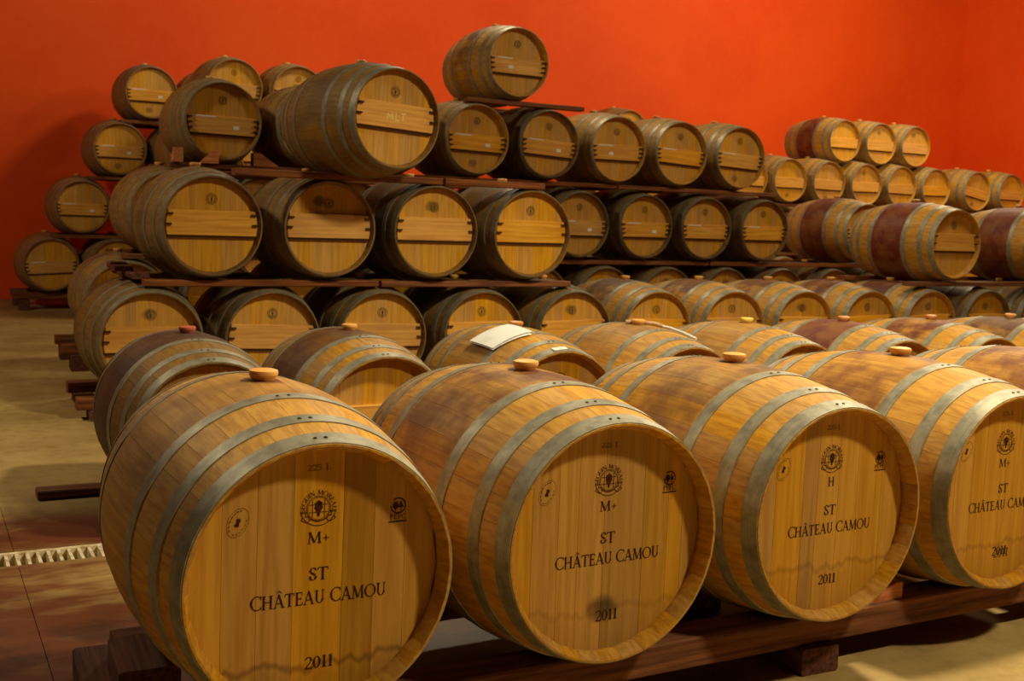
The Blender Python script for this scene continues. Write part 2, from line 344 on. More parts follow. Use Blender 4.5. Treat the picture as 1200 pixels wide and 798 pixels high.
GL = {
 'C': (.84, arc(.5, .5, .42, .48, 48, 312) + [seg((.78, .98), (.8, .72), .05), seg((.79, .05), (.82, .26), .05)]),
 'G': (.9, arc(.5, .5, .42, .48, 48, 312) + [seg((.78, .98), (.8, .72), .05), seg((.78, .05), (.78, .42), TK), serif(.78, .42, .3)]),
 'H': (.92, stem(.18) + stem(.74) + [seg((.18, .52), (.74, .52), TN)]),
 'A': (.9, [seg((.14, .02), (.45, 1.0), TN), seg((.43, 1.02), (.77, .02), TK), seg((.25, .34), (.65, .34), TN), serif(.13, .025, .26), serif(.78, .025, .3)]),
 'T': (.8, [seg((.4, 0), (.4, 1), TK), serif(.4, .025), seg((.04, .965), (.76, .965), .07), seg((.06, .98), (.03, .76), .05), seg((.74, .98), (.77, .76), .05)]),
 'E': (.7, stem(.2) + [seg((.2, .965), (.6, .965), .07), seg((.2, .52), (.52, .52), TN), seg((.2, .035), (.62, .035), .07), seg((.6, .98), (.61, .76), .05), seg((.62, .02), (.65, .26), .05), seg((.52, .42), (.52, .62), .05)]),
 'F': (.66, stem(.2) + [seg((.2, .965), (.6, .965), .07), seg((.2, .52), (.52, .52), TN), seg((.6, .98), (.61, .76), .05), seg((.52, .42), (.52, .62), .05)]),
 'U': (.88, [seg((.2, .36), (.2, 1), TK), serif(.2, .975), seg((.7, .36), (.7, 1), TN), serif(.7, .975, .24)] + arc(.45, .36, .25, .33, 180, 360, 10)),
 'M': (1.1, [seg((.16, 0), (.2, 1), TN), seg((.2, 1), (.54, .06), TK), seg((.54, .06), (.88, 1), TN), seg((.88, 1), (.93, 0), TK), serif(.16, .025, .24), serif(.93, .025, .3), serif(.16, .975, .2), serif(.93, .975, .2)]),
 'O': (.98, arc(.49, .5, .42, .48, 0, 360, 22)),
 'S': (.58, arc(.29, .735, .19, .235, 20, 200, 8) + arc(.29, .26, .2, .235, 160 - 360, 20, 10) + [seg((.13, .62), (.45, .4), TK), seg((.46, .97), (.48, .76), .05), seg((.08, .03), (.06, .26), .05)]),
 'L': (.66, stem(.2) + [seg((.2, .035), (.6, .035), .07), seg((.6, .02), (.63, .28), .05)]),
 'P': (.66, stem(.2) + arc(.3, .74, .24, .235, -90, 90, 8) + [seg((.2, .975), (.32, .975), TN), seg((.2, .5), (.32, .5), TN)]),
 'R': (.78, stem(.2) + arc(.3, .74, .24, .235, -90, 90, 8) + [seg((.2, .975), (.32, .975), TN), seg((.2, .5), (.32, .5), TN), seg((.36, .5), (.74, .02), TK), serif(.74, .025, .2)]),
 'N': (.95, [seg((.18, 0), (.18, 1), TN), seg((.16, 1), (.76, 0), TK), seg((.76, 0), (.76, 1), TN), serif(.18, .025, .26), serif(.14, .975, .24), serif(.76, .975, .26)]),
 'I': (.38, stem(.19)),
 '2': (.56, arc(.27, .72, .19, .24, -20, 165, 9) + [seg((.45, .62), (.08, .06), TN, .1), seg((.05, .05), (.5, .05), .1), seg((.5, .03), (.53, .2), .05)]),
 '0': (.58, arc(.28, .49, .2, .46, 0, 360, 18)),
 '1': (.44, [seg((.22, 0), (.22, .98), TK), serif(.22, .025, .34), seg((.07, .84), (.22, .98), .06)]),
 '5': (.54, [seg((.12, .95), (.46, .95), .08), seg((.13, .95), (.11, .55), TN)] + arc(.24, .32, .2, .28, -150, 120, 10)),
 '+': (.62, [seg((.06, .42), (.56, .42), .055), seg((.31, .17), (.31, .67), .055)]),
 '-': (.4, [seg((.05, .45), (.35, .45), .09)]), ' ': (.42, []),
}
def place_poly(V, F, polys, fn, y):
    for pl in polys:
        o = len(V)
        for p in pl: a = fn(p); V.append((a[0], y, a[1]))
        F.append(tuple(range(o, o + len(pl))))
def text_mesh(name, txt, x, z, h, width=None, mat='ink', y=YF - .0009, big=None, rot=0.0):
    """txt centred on x with its baseline at z; capitals listed in big are set larger"""
    adv = []; tot = 0
    for i, ch in enumerate(txt):
        b = ch.replace('Â', 'A'); s_ = h * (1.07 if big and i in big else 1.0); adv.append((b, s_, tot, ch)); tot += GL[b][0] * s_
    kx = 1.0 if width is None else width / tot
    V, F = [], []; cr, sr = math.cos(rot), math.sin(rot)
    for b, s_, x0, ch in adv:
        polys = list(GL[b][1])
        if ch == 'Â': polys += [seg((.25, 1.1), (.45, 1.27), .06, .07), seg((.45, 1.27), (.66, 1.1), .07, .06)]
        def fn(p):
            u, v_ = (x0 + p[0] * s_) * kx - tot * kx / 2, p[1] * s_
            return (x + u * cr - v_ * sr, z + u * sr + v_ * cr)
        place_poly(V, F, polys, fn, y)
    return flat_mesh(name, mat, V, F)
def ring_polys(cx, cz, r_, w_, n=28, a0=0, a1=360, ex=1.0):
    out = []
    for i in range(n):
        a, b = R(a0 + (a1 - a0) * i / n), R(a0 + (a1 - a0) * (i + 1) / n)
        out.append([(cx + ex * (r_ - w_ / 2) * math.cos(a), cz + (r_ - w_ / 2) * math.sin(a)), (cx + ex * (r_ + w_ / 2) * math.cos(a), cz + (r_ + w_ / 2) * math.sin(a)),
                    (cx + ex * (r_ + w_ / 2) * math.cos(b), cz + (r_ + w_ / 2) * math.sin(b)), (cx + ex * (r_ - w_ / 2) * math.cos(b), cz + (r_ - w_ / 2) * math.sin(b))])
    return out
def emblem_mesh(name, mat='ink', words=True):
    V, F = [], []; polys = []; cz = .142
    polys += ring_polys(0, cz, .0262, .0011) + ring_polys(0, cz, .0235, .0009)
    for t in (-.013, .013): polys += [seg((t, cz - .018), (t, cz + .018), .0012), seg((-.02, cz + t * .62), (.02, cz + t * .62), .0012)]
    # cluster in the middle
    leaf = [(0, .016), (.005, .0115), (.0085, .0105), (.0072, .0045), (.0095, -.001), (.006, -.0055), (.003, -.012), (.0022, -.019), (-.0022, -.019), (-.003, -.012), (-.006, -.0055), (-.0095, -.001), (-.0072, .0045), (-.0085, .0105), (-.005, .0115)]
    polys.append([(x, z + cz + .002) for x, z in leaf])
    # ribbon below
    for r_ in (.0285, .0375): polys += ring_polys(0, cz + .001, r_, .0015, 14, 232, 308)
    for s_ in (-1, 1):
        pts = [(.0178, -.0225), (.0232, -.0295), (.031, -.026), (.0375, -.0225), (.0335, -.0175), (.0385, -.0065), (.031, -.009), (.0265, -.0055), (.0285, -.0165), (.0225, -.0155), (.0178, -.0225)]
        polys += [seg((s_ * a[0], cz + a[1]), (s_ * b[0], cz + b[1]), .0016) for a, b in zip(pts, pts[1:])]
        polys.append(seg((s_ * .0232, cz - .0295), (s_ * .0335, cz - .0175), .0016))
    place_poly(V, F, polys, lambda p: p, YF - .0009)
    if words:
        T = 'SEGUIN MOREAU'; h_ = .0098; r_ = .0292; tot = sum(GL[c_][0] for c_ in T); span = R(204); a = math.pi / 2 + span / 2
        for c_ in T:
            wd = GL[c_][0] / tot * span; mid = a - wd / 2; a -= wd
            sx = (wd * (r_ + h_ / 2)) / GL[c_][0]
            def fn(p, mid=mid, sx=sx, c_=c_):
                u = (p[0] - GL[c_][0] / 2) * sx; v_ = r_ + p[1] * h_
                return (math.cos(mid) * v_ + math.sin(mid) * u, cz + math.sin(mid) * v_ - math.cos(mid) * u)
            place_poly(V, F, GL[c_][1], fn, YF - .0009)
    return flat_mesh(name, mat, V, F)
ME['emblem'] = emblem_mesh('cooper_emblem')
def small_emblem():
    V, F = [], []; polys = ring_polys(0, .155, .031, .004, 20) + ring_polys(0, .155, .021, .006, 18)
    polys.append([(0 + .009 * x, .155 + .015 * z) for x, z in ((0, 1), (.9, .3), (.6, -.5), (.3, -1), (-.3, -1), (-.6, -.5), (-.9, .3))])
    place_poly(V, F, polys, lambda p: p, YF - .0009); return flat_mesh('round_stamp', 'oldink', V, F)
ME['stamp'] = small_emblem()
def oval_mesh():
    V, F = [], []; polys = ring_polys(0, 0, .031, .0008, 26, ex=.66) + ring_polys(0, 0, .0255, .0024, 9, 100, 190, ex=.62)[::2] + ring_polys(0, 0, .0255, .0022, 14, 100, 250, ex=.62)[::2] + ring_polys(0, 0, .0255, .0018, 12, 270, 400, ex=.62)[::2]
    polys.append([(.0055 * x, .0095 * z) for x, z in ((0, 1), (.9, .6), (.5, 0), (1, -.7), (0, -1), (-.9, -.8), (-.5, 0), (-1, .7))])
    a = R(-24); place_poly(V, F, polys, lambda p: (-.168 + p[0] * math.cos(a) - p[1] * math.sin(a), .126 + p[0] * math.sin(a) + p[1] * math.cos(a)), YF - .0009)
    return flat_mesh('oval_stamp', 'ink', V, F)
ME['oval'] = oval_mesh()
def pefc_mesh():
    V, F = [], []; cx, cz = .178, .133; polys = ring_polys(cx, cz, .0165, .0028, 20, -20, 130) + ring_polys(cx, cz, .0165, .0028, 16, 180, 330)
    polys += [[(cx - .006 + .0072 * math.cos(R(a)), cz + .0008 + .0085 * math.sin(R(a))) for a in range(0, 360, 40)], [(cx + .006, cz + .012), (cx + .0125, cz - .004), (cx + .0005, cz - .004)],
              seg((cx - .006, cz - .002), (cx - .006, cz - .012), .0022), seg((cx + .0065, cz - .004), (cx + .0065, cz - .011), .0022), seg((cx - .021, cz - .0345), (cx + .021, cz - .0345), .0028)]
    place_poly(V, F, polys, lambda p: p, YF - .0009)
    x = cx - .0185
    for c_ in 'PEFC':
        x0 = x
        place_poly(V, F, GL[c_][1], lambda p: (x0 + p[0] * .0125, cz - .029 + p[1] * .0105), YF - .0009); x += GL[c_][0] * .0132
    return flat_mesh('certification_stamp', 'ink', V, F)
ME['pefc'] = pefc_mesh()
ME['cap'] = text_mesh('capacity_mark', '225 L', 0, .222, .0125, .05, 'faded')
ME['toastM'] = text_mesh('toast_mark', 'M+', .002, .068, .0245, .05)
ME['toastMf'] = text_mesh('toast_mark', 'M+', .002, .068, .0245, .05, 'oldink')
ME['toastH'] = text_mesh('toast_mark', 'H', .002, .068, .0245)
ME['st'] = text_mesh('wood_mark', 'ST', .004, -.011, .0275, .042)
ME['name'] = text_mesh('name_lettering', 'CHÂTEAU CAMOU', .008, -.0615, .0285, .296, big=(0, 8))
ME['year'] = text_mesh('year_lettering', '2011', .01, -.202, .027, .064)
ME['yearghost'] = text_mesh('smeared_year_lettering', '2011', .018, -.209, .027, .066, 'oldink', y=YF - .0006)
def chalk_mesh():
    V, F = [], []
    polys = [seg(a, b, .0078) for a, b in (((-.07, 0), (-.068, .045)), ((-.068, .045), (-.052, .012)), ((-.052, .012), (-.036, .046)), ((-.036, .046), (-.034, 0)),
             ((-.012, .046), (-.014, 0)), ((-.014, 0), (.014, .002)), ((.02, .042), (.056, .044)), ((.038, .044), (.037, .002)))]
    place_poly(V, F, polys, lambda p: (p[0] + .01, p[1] - .012), YF - .0272); return flat_mesh('chalk_lettering', 'chalk', V, F)
ME['chalk'] = chalk_mesh()

# ------------------------------------------------------------------ barrel builder
ALL = []
def barrel(X, Y, Z, label, group=None, lod=1, roll=0.0, yaw=0.0, tone=0.0, stain=.25, red=.2, grime=.25, bar='C', style=None, bung=0.0, yellow=0.0, spill=.6,
           stickers=0, cuts=None, stamp=True, headtone=0.0, pegs=True, smudge=None):
    rt = bpy.data.objects.new('wine_barrel', None); col.objects.link(rt); rt.empty_display_size = .1
    Rm = Matrix.Rotation(yaw, 3, 'Z') @ Matrix.Rotation(roll, 3, 'Y')
    ctr = Vector((X, Y, Z)) + Matrix.Rotation(yaw, 3, 'Z') @ Vector((0, LEN / 2, 0))
    rt.location = ctr - Rm @ Vector((0, 0, RB)); rt.rotation_euler = Rm.to_euler()
    tag(rt, label, 'barrel', group); AX = (0, 0, RB)
    rr = random.Random(int(X * 1000) + int(Y * 77) + int(Z * 31))
    def part(name, me, loc=AX, rot=(0, 0, 0), par=rt): return link(name, me, par, loc, rot)
    if lod < 2:
        me = ME['stave%d' % lod]
        for i in range(NS):
            a = 2 * math.pi * i / NS; o = part('stave', me, AX, (0, a, 0)); topw = max(0.0, math.cos(a))
            o['tone'] = tone + rr.uniform(-.05, .05); o['stain'] = 1.0 if stain >= .9 else min(1.0, stain * (.55 + .6 * topw) + (.12 * topw if stain > 0 else 0)); o['stainred'] = red
            o['grime'] = grime; o['spill'] = spill if i == 0 else 0.0
    else:
        o = part('body', ME['body']); o['tone'] = tone; o['stain'] = stain; o['stainred'] = red; o['grime'] = grime; o['spill'] = 0.0
    for end in (0, math.pi):
        for h in range(3):
            ho = part('hoop', ME['hoop%d%d' % (lod, h)], AX, (0, 0, end)); ho['grime'] = grime
            if lod == 0 or (lod == 1 and Y < 3):
                yv = (HOOPS[h][0] + HOOPS[h][1]) / 2 - LEN / 2; slope = math.atan(2 * (RB - RE) * yv / (LEN / 2) ** 2)
                for da in (-.045, .03):
                    a = da - .02; r_ = rad(yv) + .0026
                    link('rivet', ME['rivet'], ho, (r_ * math.sin(a), yv, r_ * math.cos(a)), (slope, a, 0))
    if lod < 2:
        cs = cuts if cuts is not None else rr.randrange(3)
        bt = style.get('bt') if style else None; sm_on = rr.random() < .3; sm_z = .16 if rr.random() < .5 else -.2
        for i, me in enumerate(ME['boards%d' % cs]):
            o = part('head_board', me); o['tone'] = headtone + (bt[i] if bt else rr.uniform(-.07, .06))
            if style:
                o['tideon'] = style.get('tideon', 0.0); o['tide'] = style.get('tide', -.2); o['smudge'] = style.get('smudge', 0.0); o['smx'] = style.get('smx', 0.0); o['smz'] = style.get('smz', 0.0)
            elif smudge: o['smudge'] = .7; o['smx'] = smudge[0]; o['smz'] = smudge[1]
            elif smudge is None and sm_on:
                o['smudge'] = .55; o['smx'] = -.02; o['smz'] = sm_z
        o = part('rear_head', ME['rear']); o['tone'] = headtone
    else:
        o = part('head', ME['front']); o['tone'] = headtone; o = part('rear_head', ME['rear']); o['tone'] = headtone
    if bar:
        o = part('head_bar', ME['bar' + bar]); o['tone'] = headtone + rr.uniform(-.04, .08)
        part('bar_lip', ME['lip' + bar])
        zz = (.066, .006) if bar == 'C' else (.018, -.022, -.062)
        if lod < 2 and pegs:
            for z_ in zz:
                for s_ in (-1, 1): part('peg', ME['peg'], (s_ * (math.sqrt((HR - .012) ** 2 - z_ ** 2) - .012), YF - .034, RB + z_))
    b = part('bung', ME['bung'], (0, 0, 2 * RB - .001)); b['red'] = bung; b['yellow'] = yellow
    if stamp and not style and lod < 2: part('round_stamp', ME['stamp'])
    if stickers and bar:
        part('label_strip', ME['strip'], (-.13, YF - .0265, RB + .028 if bar == 'D' else RB + .07))
        if stickers > 1: part('paper_label', ME['sticker'], (.1 if stickers == 2 else -.07, YF - .0265, RB - .045 if bar == 'D' else RB))
    if style:
        part('cooper_emblem', ME['emblem']); part('capacity_mark', ME['cap']); part('oval_stamp', ME['oval']); part('certification_stamp', ME['pefc'])
        part('toast_mark', ME[style['toast']]); part('wood_mark', ME['st']); part('name_lettering', ME['name']); part('year_lettering', ME['year'])
        if style.get('ghost'): part('smeared_year_lettering', ME['yearghost'])
    ALL.append((rt, X, Y, Z)); return rt

ORD = ['', 'first', 'second', 'third', 'fourth', 'fifth', 'sixth', 'seventh', 'eighth', 'ninth', 'tenth', 'eleventh', 'twelfth', 'thirteenth', 'fourteenth']
# front row: new lettered barrels
A = [(0.0, 'lettered oak barrel stamped M+ at the aisle end of the front row', dict(toast='toastM', tideon=1.0, tide=-.19, bt=[.1, -.02, .0, .05, -.3, -.03, .0]), 0, .3, .25),
     (.718, 'lettered front-row oak barrel stamped M+ with a dark smudge over its 2011', dict(toast='toastM', smudge=.75, smx=-.005, smz=-.172, tideon=.4, tide=-.17, bt=[.0, -.03, .04, .06, -.14, -.1, -.02, -.05]), 1, .6, .35),
     (1.429, 'lettered front-row oak barrel stamped H below its round emblem', dict(toast='toastH', tideon=.6, tide=-.15, bt=[-.04, .04, -.14, .03, .02, -.03, .0]), 2, .55, .2),
     (2.121, 'lettered front-row oak barrel with a faded M+ and a smeared 2011', dict(toast='toastMf', ghost=True, tideon=.6, tide=-.165, bt=[-.03, .02, -.05, .02, -.02, .02, .0, 0]), 1, .6, .55),
     (2.83, 'oak barrel at the far end of the front row, beyond the smeared 2011', dict(toast='toastM', bt=[0] * 7), 0, .6, .6)]
for x, lab, st, cu, sn, rd in A:
    barrel(x, 0, 0, lab, 'lettered barrels of the front row', lod=0, style=st, bar=None, cuts=cu, stain=sn, red=rd, grime=.06, spill=.9, roll=R({0.0: .6, 2.121: 0}.get(x, 0)))
# second row
YB, ZB = 2.07, -.115
B = [(.274, 'dark wine-stained barrel with reddish bung at the aisle end of the second row', dict(stain=.9, red=.45, grime=.45, tone=-.45, bung=1, stamp=False)),
     (.978, 'brown-bellied barrel second from the aisle in the row behind the lettered barrels', dict(stain=.95, red=.25, grime=.3, tone=-.12, stamp=False)),
     (1.815, 'oak barrel in the second row with white papers lying on it', dict(stain=.25, grime=.25, bung=.4)),
     (2.52, 'oak barrel in the second row with a bent stick lying on it', dict(stain=.3, grime=.2)),
     (3.222, 'oak barrel in the second row with a yellow bung', dict(stain=.2, grime=.2, yellow=1)),
     (3.924, 'red-bellied barrel sixth from the aisle in the second row', dict(stain=.95, red=.9, grime=.15, bung=.3)),
     (4.628, 'rusty-bellied barrel seventh from the aisle in the second row', dict(stain=.7, red=.7, grime=.15, bung=.5)),
     (5.332, 'brown-bellied barrel eighth from the aisle in the second row', dict(stain=.8, red=.2, grime=.25, bung=.3)),
     (6.036, 'oak barrel ninth from the aisle in the second row', dict(stain=.6, red=.4, grime=.25))]
for x, lab, kw in B:
    b_ = barrel(x, YB, ZB, lab, 'barrels of the second row', **kw)
    if 'papers' in lab:
        m = MB(); m.box((-.035, -.014, -.0008), (.035, .014, .0008)); o = link('paper_tag', m.mesh('paper_tag', 'paper'), b_, (-.02, -LEN / 2 + .03, RB + rad(-LEN / 2 + .03) + .0035), (R(14), R(-4), 0)); o['label'] = 'small white tag on the front hoop'
# nearest stack
YC, ZC = 4.458, -.035; STEP = .675
CL1 = [.494, 1.202, 1.914, 2.626, 3.333, 4.035, 4.735, 5.435, 6.135, 6.835, 7.535, 8.235, 8.935]
cdesc = ['grey-brown', 'dark greyish', 'dark greyish', 'dark greyish', 'dark greyish', 'brown-bellied', 'reddish-bellied', 'red-bellied', 'red-bellied', 'red-bellied', 'dark grey', 'dark grey', 'dark grey']
ckw = [dict(grime=.75, tone=-.28, stain=.3)] + [dict(grime=.9, tone=-.3, stain=.2)] * 4 + [dict(stain=.8, red=.2, grime=.3)] + [dict(stain=.8, red=.6, grime=.2)] * 4 + [dict(grime=.9, tone=-.3, stain=.2)] * 3
for i, x in enumerate(CL1): barrel(x, YC, ZC, '%s barrel %s from the aisle on the ground tier of the nearest stack' % (cdesc[i], ORD[i + 1]), 'ground tier of the nearest stack', roll=R(random.uniform(-2, 2)), **ckw[i])
CL2 = [(.837, 'oak barrel at the aisle end of the second tier of the nearest stack', dict(grime=.75, tone=-.28, stain=.3, cuts=0, smudge=())),
       (1.549, 'oak barrel with a smudged head, second from the aisle on the nearest second tier', dict(grime=.75, tone=-.18, stain=.2, cuts=2, smudge=(-.06, .165))),
       (2.259, 'dark grey barrel third from the aisle on the nearest second tier', dict(grime=.95, tone=-.34, stain=.15)),
       (2.967, 'oak barrel at the inner end of the second tier beside the gap', dict(grime=.75, tone=-.2, stain=.2, cuts=2))]
for x, lab, kw in CL2: barrel(x, YC, ZC + STEP, lab, 'second tier of the nearest stack by the aisle', headtone=.03, **kw)
barrel(7.07, YC, ZC + STEP + .01, 'red-bellied barrel with its flank bare, alone past the gap on the second tier', 'red-bellied barrels past the gap', stain=1.0, red=1.0, grime=.05, headtone=.08)
barrel(8.42, YC, ZC + STEP + .01, 'red-bellied barrel beyond the lone red-bellied one, standing nearer the corner', 'red-bellied barrels past the gap', stain=1.0, red=1.0, grime=.1)
mlt = barrel(1.81, 4.06, 1.30, 'large brown barrel with chalk letters on its crossbar, on top of the nearest stack', None, roll=R(2.6), yaw=R(9), grime=.65, tone=-.3, stain=.4, red=.3, headtone=.04)
link('chalk_lettering', ME['chalk'], mlt, (0, 0, RB))
# middle stack
YD, ZD = 6.481, .03
for i in range(12):
    vis = i == 0 or 5 <= i <= 10
    lab = {0: 'brown barrel at the aisle end of the ground tier of the middle stack'}.get(i, 'dark barrel on the ground tier of the middle stack, %s from the aisle' % ORD[i + 1])
    if not vis: lab = 'oak barrel hidden inside the ground tier of the middle stack'
    barrel(.70 + .70 * i, YD, ZD, lab, 'ground tier of the middle stack' if vis else 'barrels hidden in the middle stack', lod=1 if vis else 2, bar='D', grime=.55 if i == 0 else .9, tone=-.1 if i == 0 else -.3, stain=.5, red=.5)
DL2 = [1.01, 1.715, 2.45, 3.2, 3.91, 4.60, 5.309, 6.011, 6.73]
dkw = {5: dict(stickers=2), 6: dict(stickers=2), 7: dict(stickers=1), 8: dict(stickers=1)}
for i, x in enumerate(DL2):
    vis = i >= 5
    lab = ('dark barrel on the second tier of the middle stack, %s from the nearest stack' % ORD[i - 4]) if vis else ('brown barrel at the aisle end of the middle second tier' if i == 0 else 'oak barrel behind the gap between the first two barrels of the nearest second tier' if i == 1 else 'oak barrel behind the gap between second and third barrels of the nearest second tier' if i == 2 else 'oak barrel hidden behind the nearest second tier')
    barrel(x, YD, ZD + .672, lab, 'second tier of the middle stack', lod=1 if (vis or i < 3) else 2, bar='D', grime=.9 if i else .5, tone=-.34 if i else -.12, stain=.2 if i else .5, red=.2 if i else .6, **dkw.get(i, {}))
barrel(8.10, YD, ZD + .69, 'red-bellied barrel behind the lone red-bellied one, past the dark second-tier barrels', None, bar='D', stain=1.0, red=.9, grime=.1, stickers=1)
DL3 = [(1.395, 'brown barrel at the aisle end of the third tier of the middle stack', dict(grime=.65, tone=-.22, stickers=2), 1.0),
       (2.107, 'dark-flanked barrel with a pale bung, second on the middle third tier', dict(grime=.6, tone=-.1, stain=.5, red=.5, stickers=1, yellow=.6), 0),
       (2.825, 'barrel hidden behind the chalked barrel on the middle third tier', dict(grime=.7), 0),
       (3.542, 'barrel with a smudged head below the topmost barrel on the third tier', dict(grime=.35, tone=-.05, stickers=2), 1.5),
       (4.245, 'dark brown barrel beside the smudged one on the middle third tier', dict(grime=.9, tone=-.3, stickers=2), 3.0),
       (4.965, 'pale-hooped barrel third from the inner end of the middle third tier', dict(grime=.2, stickers=3), 0),
       (5.670, 'oak barrel second from the inner end of the middle third tier', dict(grime=.3, stickers=1), 3.0),
       (6.377, 'oak barrel at the inner end of the third tier beside the far stack', dict(grime=.4, stickers=1), 2.5)]
for x, lab, kw, ro in DL3: barrel(x, YD, ZD + 1.362, lab, 'third tier of the middle stack', bar='D', roll=R(ro), **kw)
barrel(3.909, YD, ZD + 2.032, 'topmost barrel resting alone on planks against the red wall', None, bar='D', grime=.15, stain=.8, red=.3, stickers=3, roll=R(.5))
# far stack
YE, ZE = 9.777, .03
ql = ['oak barrel beside the middle stack', 'second oak barrel from the middle stack', 'third oak barrel from the middle stack', 'fourth oak barrel from the middle stack', 'fifth oak barrel from the middle stack', 'sixth oak barrel from the middle stack', 'tilted oak barrel with slanting bar, seventh along', 'oak barrel beside the tilted one']
for i, x in enumerate([9.277, 9.985, 10.698, 11.413, 12.12, 12.836, 13.733, 14.512]):
    barrel(x, YE, ZE + 1.347, ql[i] + ' on the third tier of the far stack', 'third tier of the far stack', lod=1, bar='D', stain=.3, red=.5, grime=.15, roll=R(9 if i == 6 else random.uniform(-1, 1)), stamp=False, pegs=False)
for x, lab, kw in ((11.06, 'red-bellied barrel at the near end of the three topmost far barrels', dict(stain=1, red=1)), (11.77, 'middle barrel of the three on top of the far stack', {}), (12.478, 'last of the three barrels on top of the far stack, nearest the corner', {})):
    barrel(x, YE + .12, ZE + 1.953, lab, 'top tier of the far stack', lod=1, bar='D', grime=.1, headtone=.1, stamp=False, pegs=False, **kw)
HL, HG = 'oak barrel hidden inside the far stack below its upper tiers', 'barrels hidden in the far stack'
for x in (9.63, 10.34, 11.055, 11.766, 12.478, 13.285, 14.12, 14.87): barrel(x, YE, ZE + .674, HL, HG, lod=2, bar='D')
for x in (9.277, 9.985, 10.698, 11.413, 12.125, 12.88, 13.70, 14.50): barrel(x, YE, ZE, HL, HG, lod=2, bar='D')
barrel(2.33, YE, ZE + 1.96, 'oak barrel on top of the far stack behind the middle stack aisle end', None, lod=1, bar='D', grime=.35, stain=.3)
barrel(3.02, YE, ZE + 1.95, 'oak barrel on the far top tier directly behind the chalked barrel', None, lod=1, bar='D', grime=.35, stain=.5, red=.6)
for z_, xs_ in ((1.30, (1.98, 2.675, 3.37)), (.65, (2.33, 3.02)), (0, (1.98, 2.675, 3.37))):
    for x in xs_: barrel(x, YE, ZE + z_ - (0 if z_ else 0), 'oak barrel hidden below the far top tier behind the middle stack', HG, lod=2, bar='D')
# stack against the red wall
YW, ZW = 11.409, .035
for x, z_, lab in ((1.79, 1.985, 'topmost barrel of the stepped column beside the red wall'), (1.441, 1.327, 'third-tier barrel of the stepped column beside the red wall'), (1.033, .658, 'second-tier barrel of the stepped column beside the red wall'), (.696, 0, 'ground-tier barrel of the stepped column beside the red wall')):
    barrel(x, YW, ZW + z_, lab, 'stepped column by the red wall', lod=1, bar='D', grime=.5, tone=-.1, stickers=2 if z_ else 1, stamp=False, headtone=.05, roll=R(0 if z_ else -3))
barrel(2.15, YW, ZW + 1.327, 'brown barrel tucked behind the aisle end of the middle third tier', None, lod=1, bar='D', grime=.5, tone=-.1)
for x, z_ in ((1.75, .658), (2.46, .658), (1.4, 0), (2.11, 0), (2.82, 0), (2.86, 1.327), (2.5, 1.985), (8.05, 1.327), (8.76, 1.327), (8.4, .658), (8.05, 0), (8.76, 0)):  # unseen supports, plus a few added to shade the wall behind the column
    barrel(x, YW, ZW + z_, 'oak barrel hidden in the stack against the red wall', 'barrels hidden by the red wall', lod=2, bar='D')
barrel(8.40, YW, ZW + 1.985, 'barrel against the red wall with only its rim above the middle third tier', None, lod=1, bar='D', grime=.3)

# ------------------------------------------------------------------ racks
def rack(label, group, beams, blocks=(), name='barrel_rack'):
    o = bpy.data.objects.new(name, None); col.objects.link(o)
    bx = beams[0]; o.location = ((bx[0] + bx[1]) / 2, bx[2], min(b[4] for b in beams)); tag(o, label, 'rack', group)
    L = Vector(o.location)
    for (x0, x1, y0, y1, z0, z1) in beams:
        m = MB(); c = Vector(((x0 + x1) / 2, (y0 + y1) / 2, (z0 + z1) / 2)); d = Vector((x1, y1, z1)) - c
        m.chamfer_box(-d, d, .005); link('beam', m.mesh('beam', 'rack'), o, c - L, (0, R(random.uniform(-.12, .12)), R(random.uniform(-.3, .3))))
    for (x0, x1, y0, y1, z0, z1) in blocks:
        m = MB(); c = Vector(((x0 + x1) / 2, (y0 + y1) / 2, (z0 + z1) / 2)); d = Vector((x1, y1, z1)) - c
        m.chamfer_box(-d, d, .006); link('block', m.mesh('block', 'rackend'), o, c - L, (0, 0, R(random.uniform(-3, 3))))
    return o
# front row: two long timbers on blocks
rack('dark timber rack on blocks under the lettered front row', None,
     [(-.06, 3.6, .125, .235, -.408, -.326), (-.30, 3.6, .70, .80, -.41, -.334)],
     [(x - .065, x + .065, .10, .32, FZ, -.408) for x in (.30, 1.49, 2.72)] + [(x - .065, x + .065, .62, .86, FZ, -.41) for x in (.36, 1.49, 2.72)] +
     [(-.325, -.185, .46, .69, -.405, -.318), (-.385, -.20, .50, .88, FZ, -.405)])
rack('low timber rack lying on the floor under the second row', None, [(-.10, 6.4, YB + .10, YB + .20, FZ, ZB - .326), (-.28, 6.4, YB + .71, YB + .81, FZ, ZB - .336)])
def tier(x0, x1, Y, zc, lab, grp, split=None, front=.055, th=None, below=True):
    """timbers between two tiers; zc is the axis height of the barrels they carry"""
    top = zc - .32; t = th or .038
    cuts_ = [x0] + (split or []) + [x1]; bm = []
    for i in range(len(cuts_) - 1):
        for dy in (front, .80):
            bm.append((cuts_[i] + .01, cuts_[i + 1] - .01, Y + dy, Y + dy + .095, top - t, top))
    return rack(lab, grp, bm)
def ground(x0, x1, Y, zc, lab, grp, n):
    top = zc - .326; bl = []
    for i in range(n):
        x = x0 + .12 + (x1 - x0 - .24) * i / (n - 1)
        for dy in (.1, .76): bl.append((x - .06, x + .06, Y + dy - .06, Y + dy + .13, FZ, top - .07))
    rack(lab, grp, [(x0, x1, Y + .10, Y + .20, top - .07, top), (x0 + .03, x1, Y + .75, Y + .85, top - .07, top)], bl)
ground(.10, 9.2, YC, ZC, 'dark timber rack on blocks under the nearest stack', 'ground racks under the stacks', 9)
ground(.25, 8.9, YD, ZD, 'dark timber rack on blocks under the middle stack', 'ground racks under the stacks', 9)
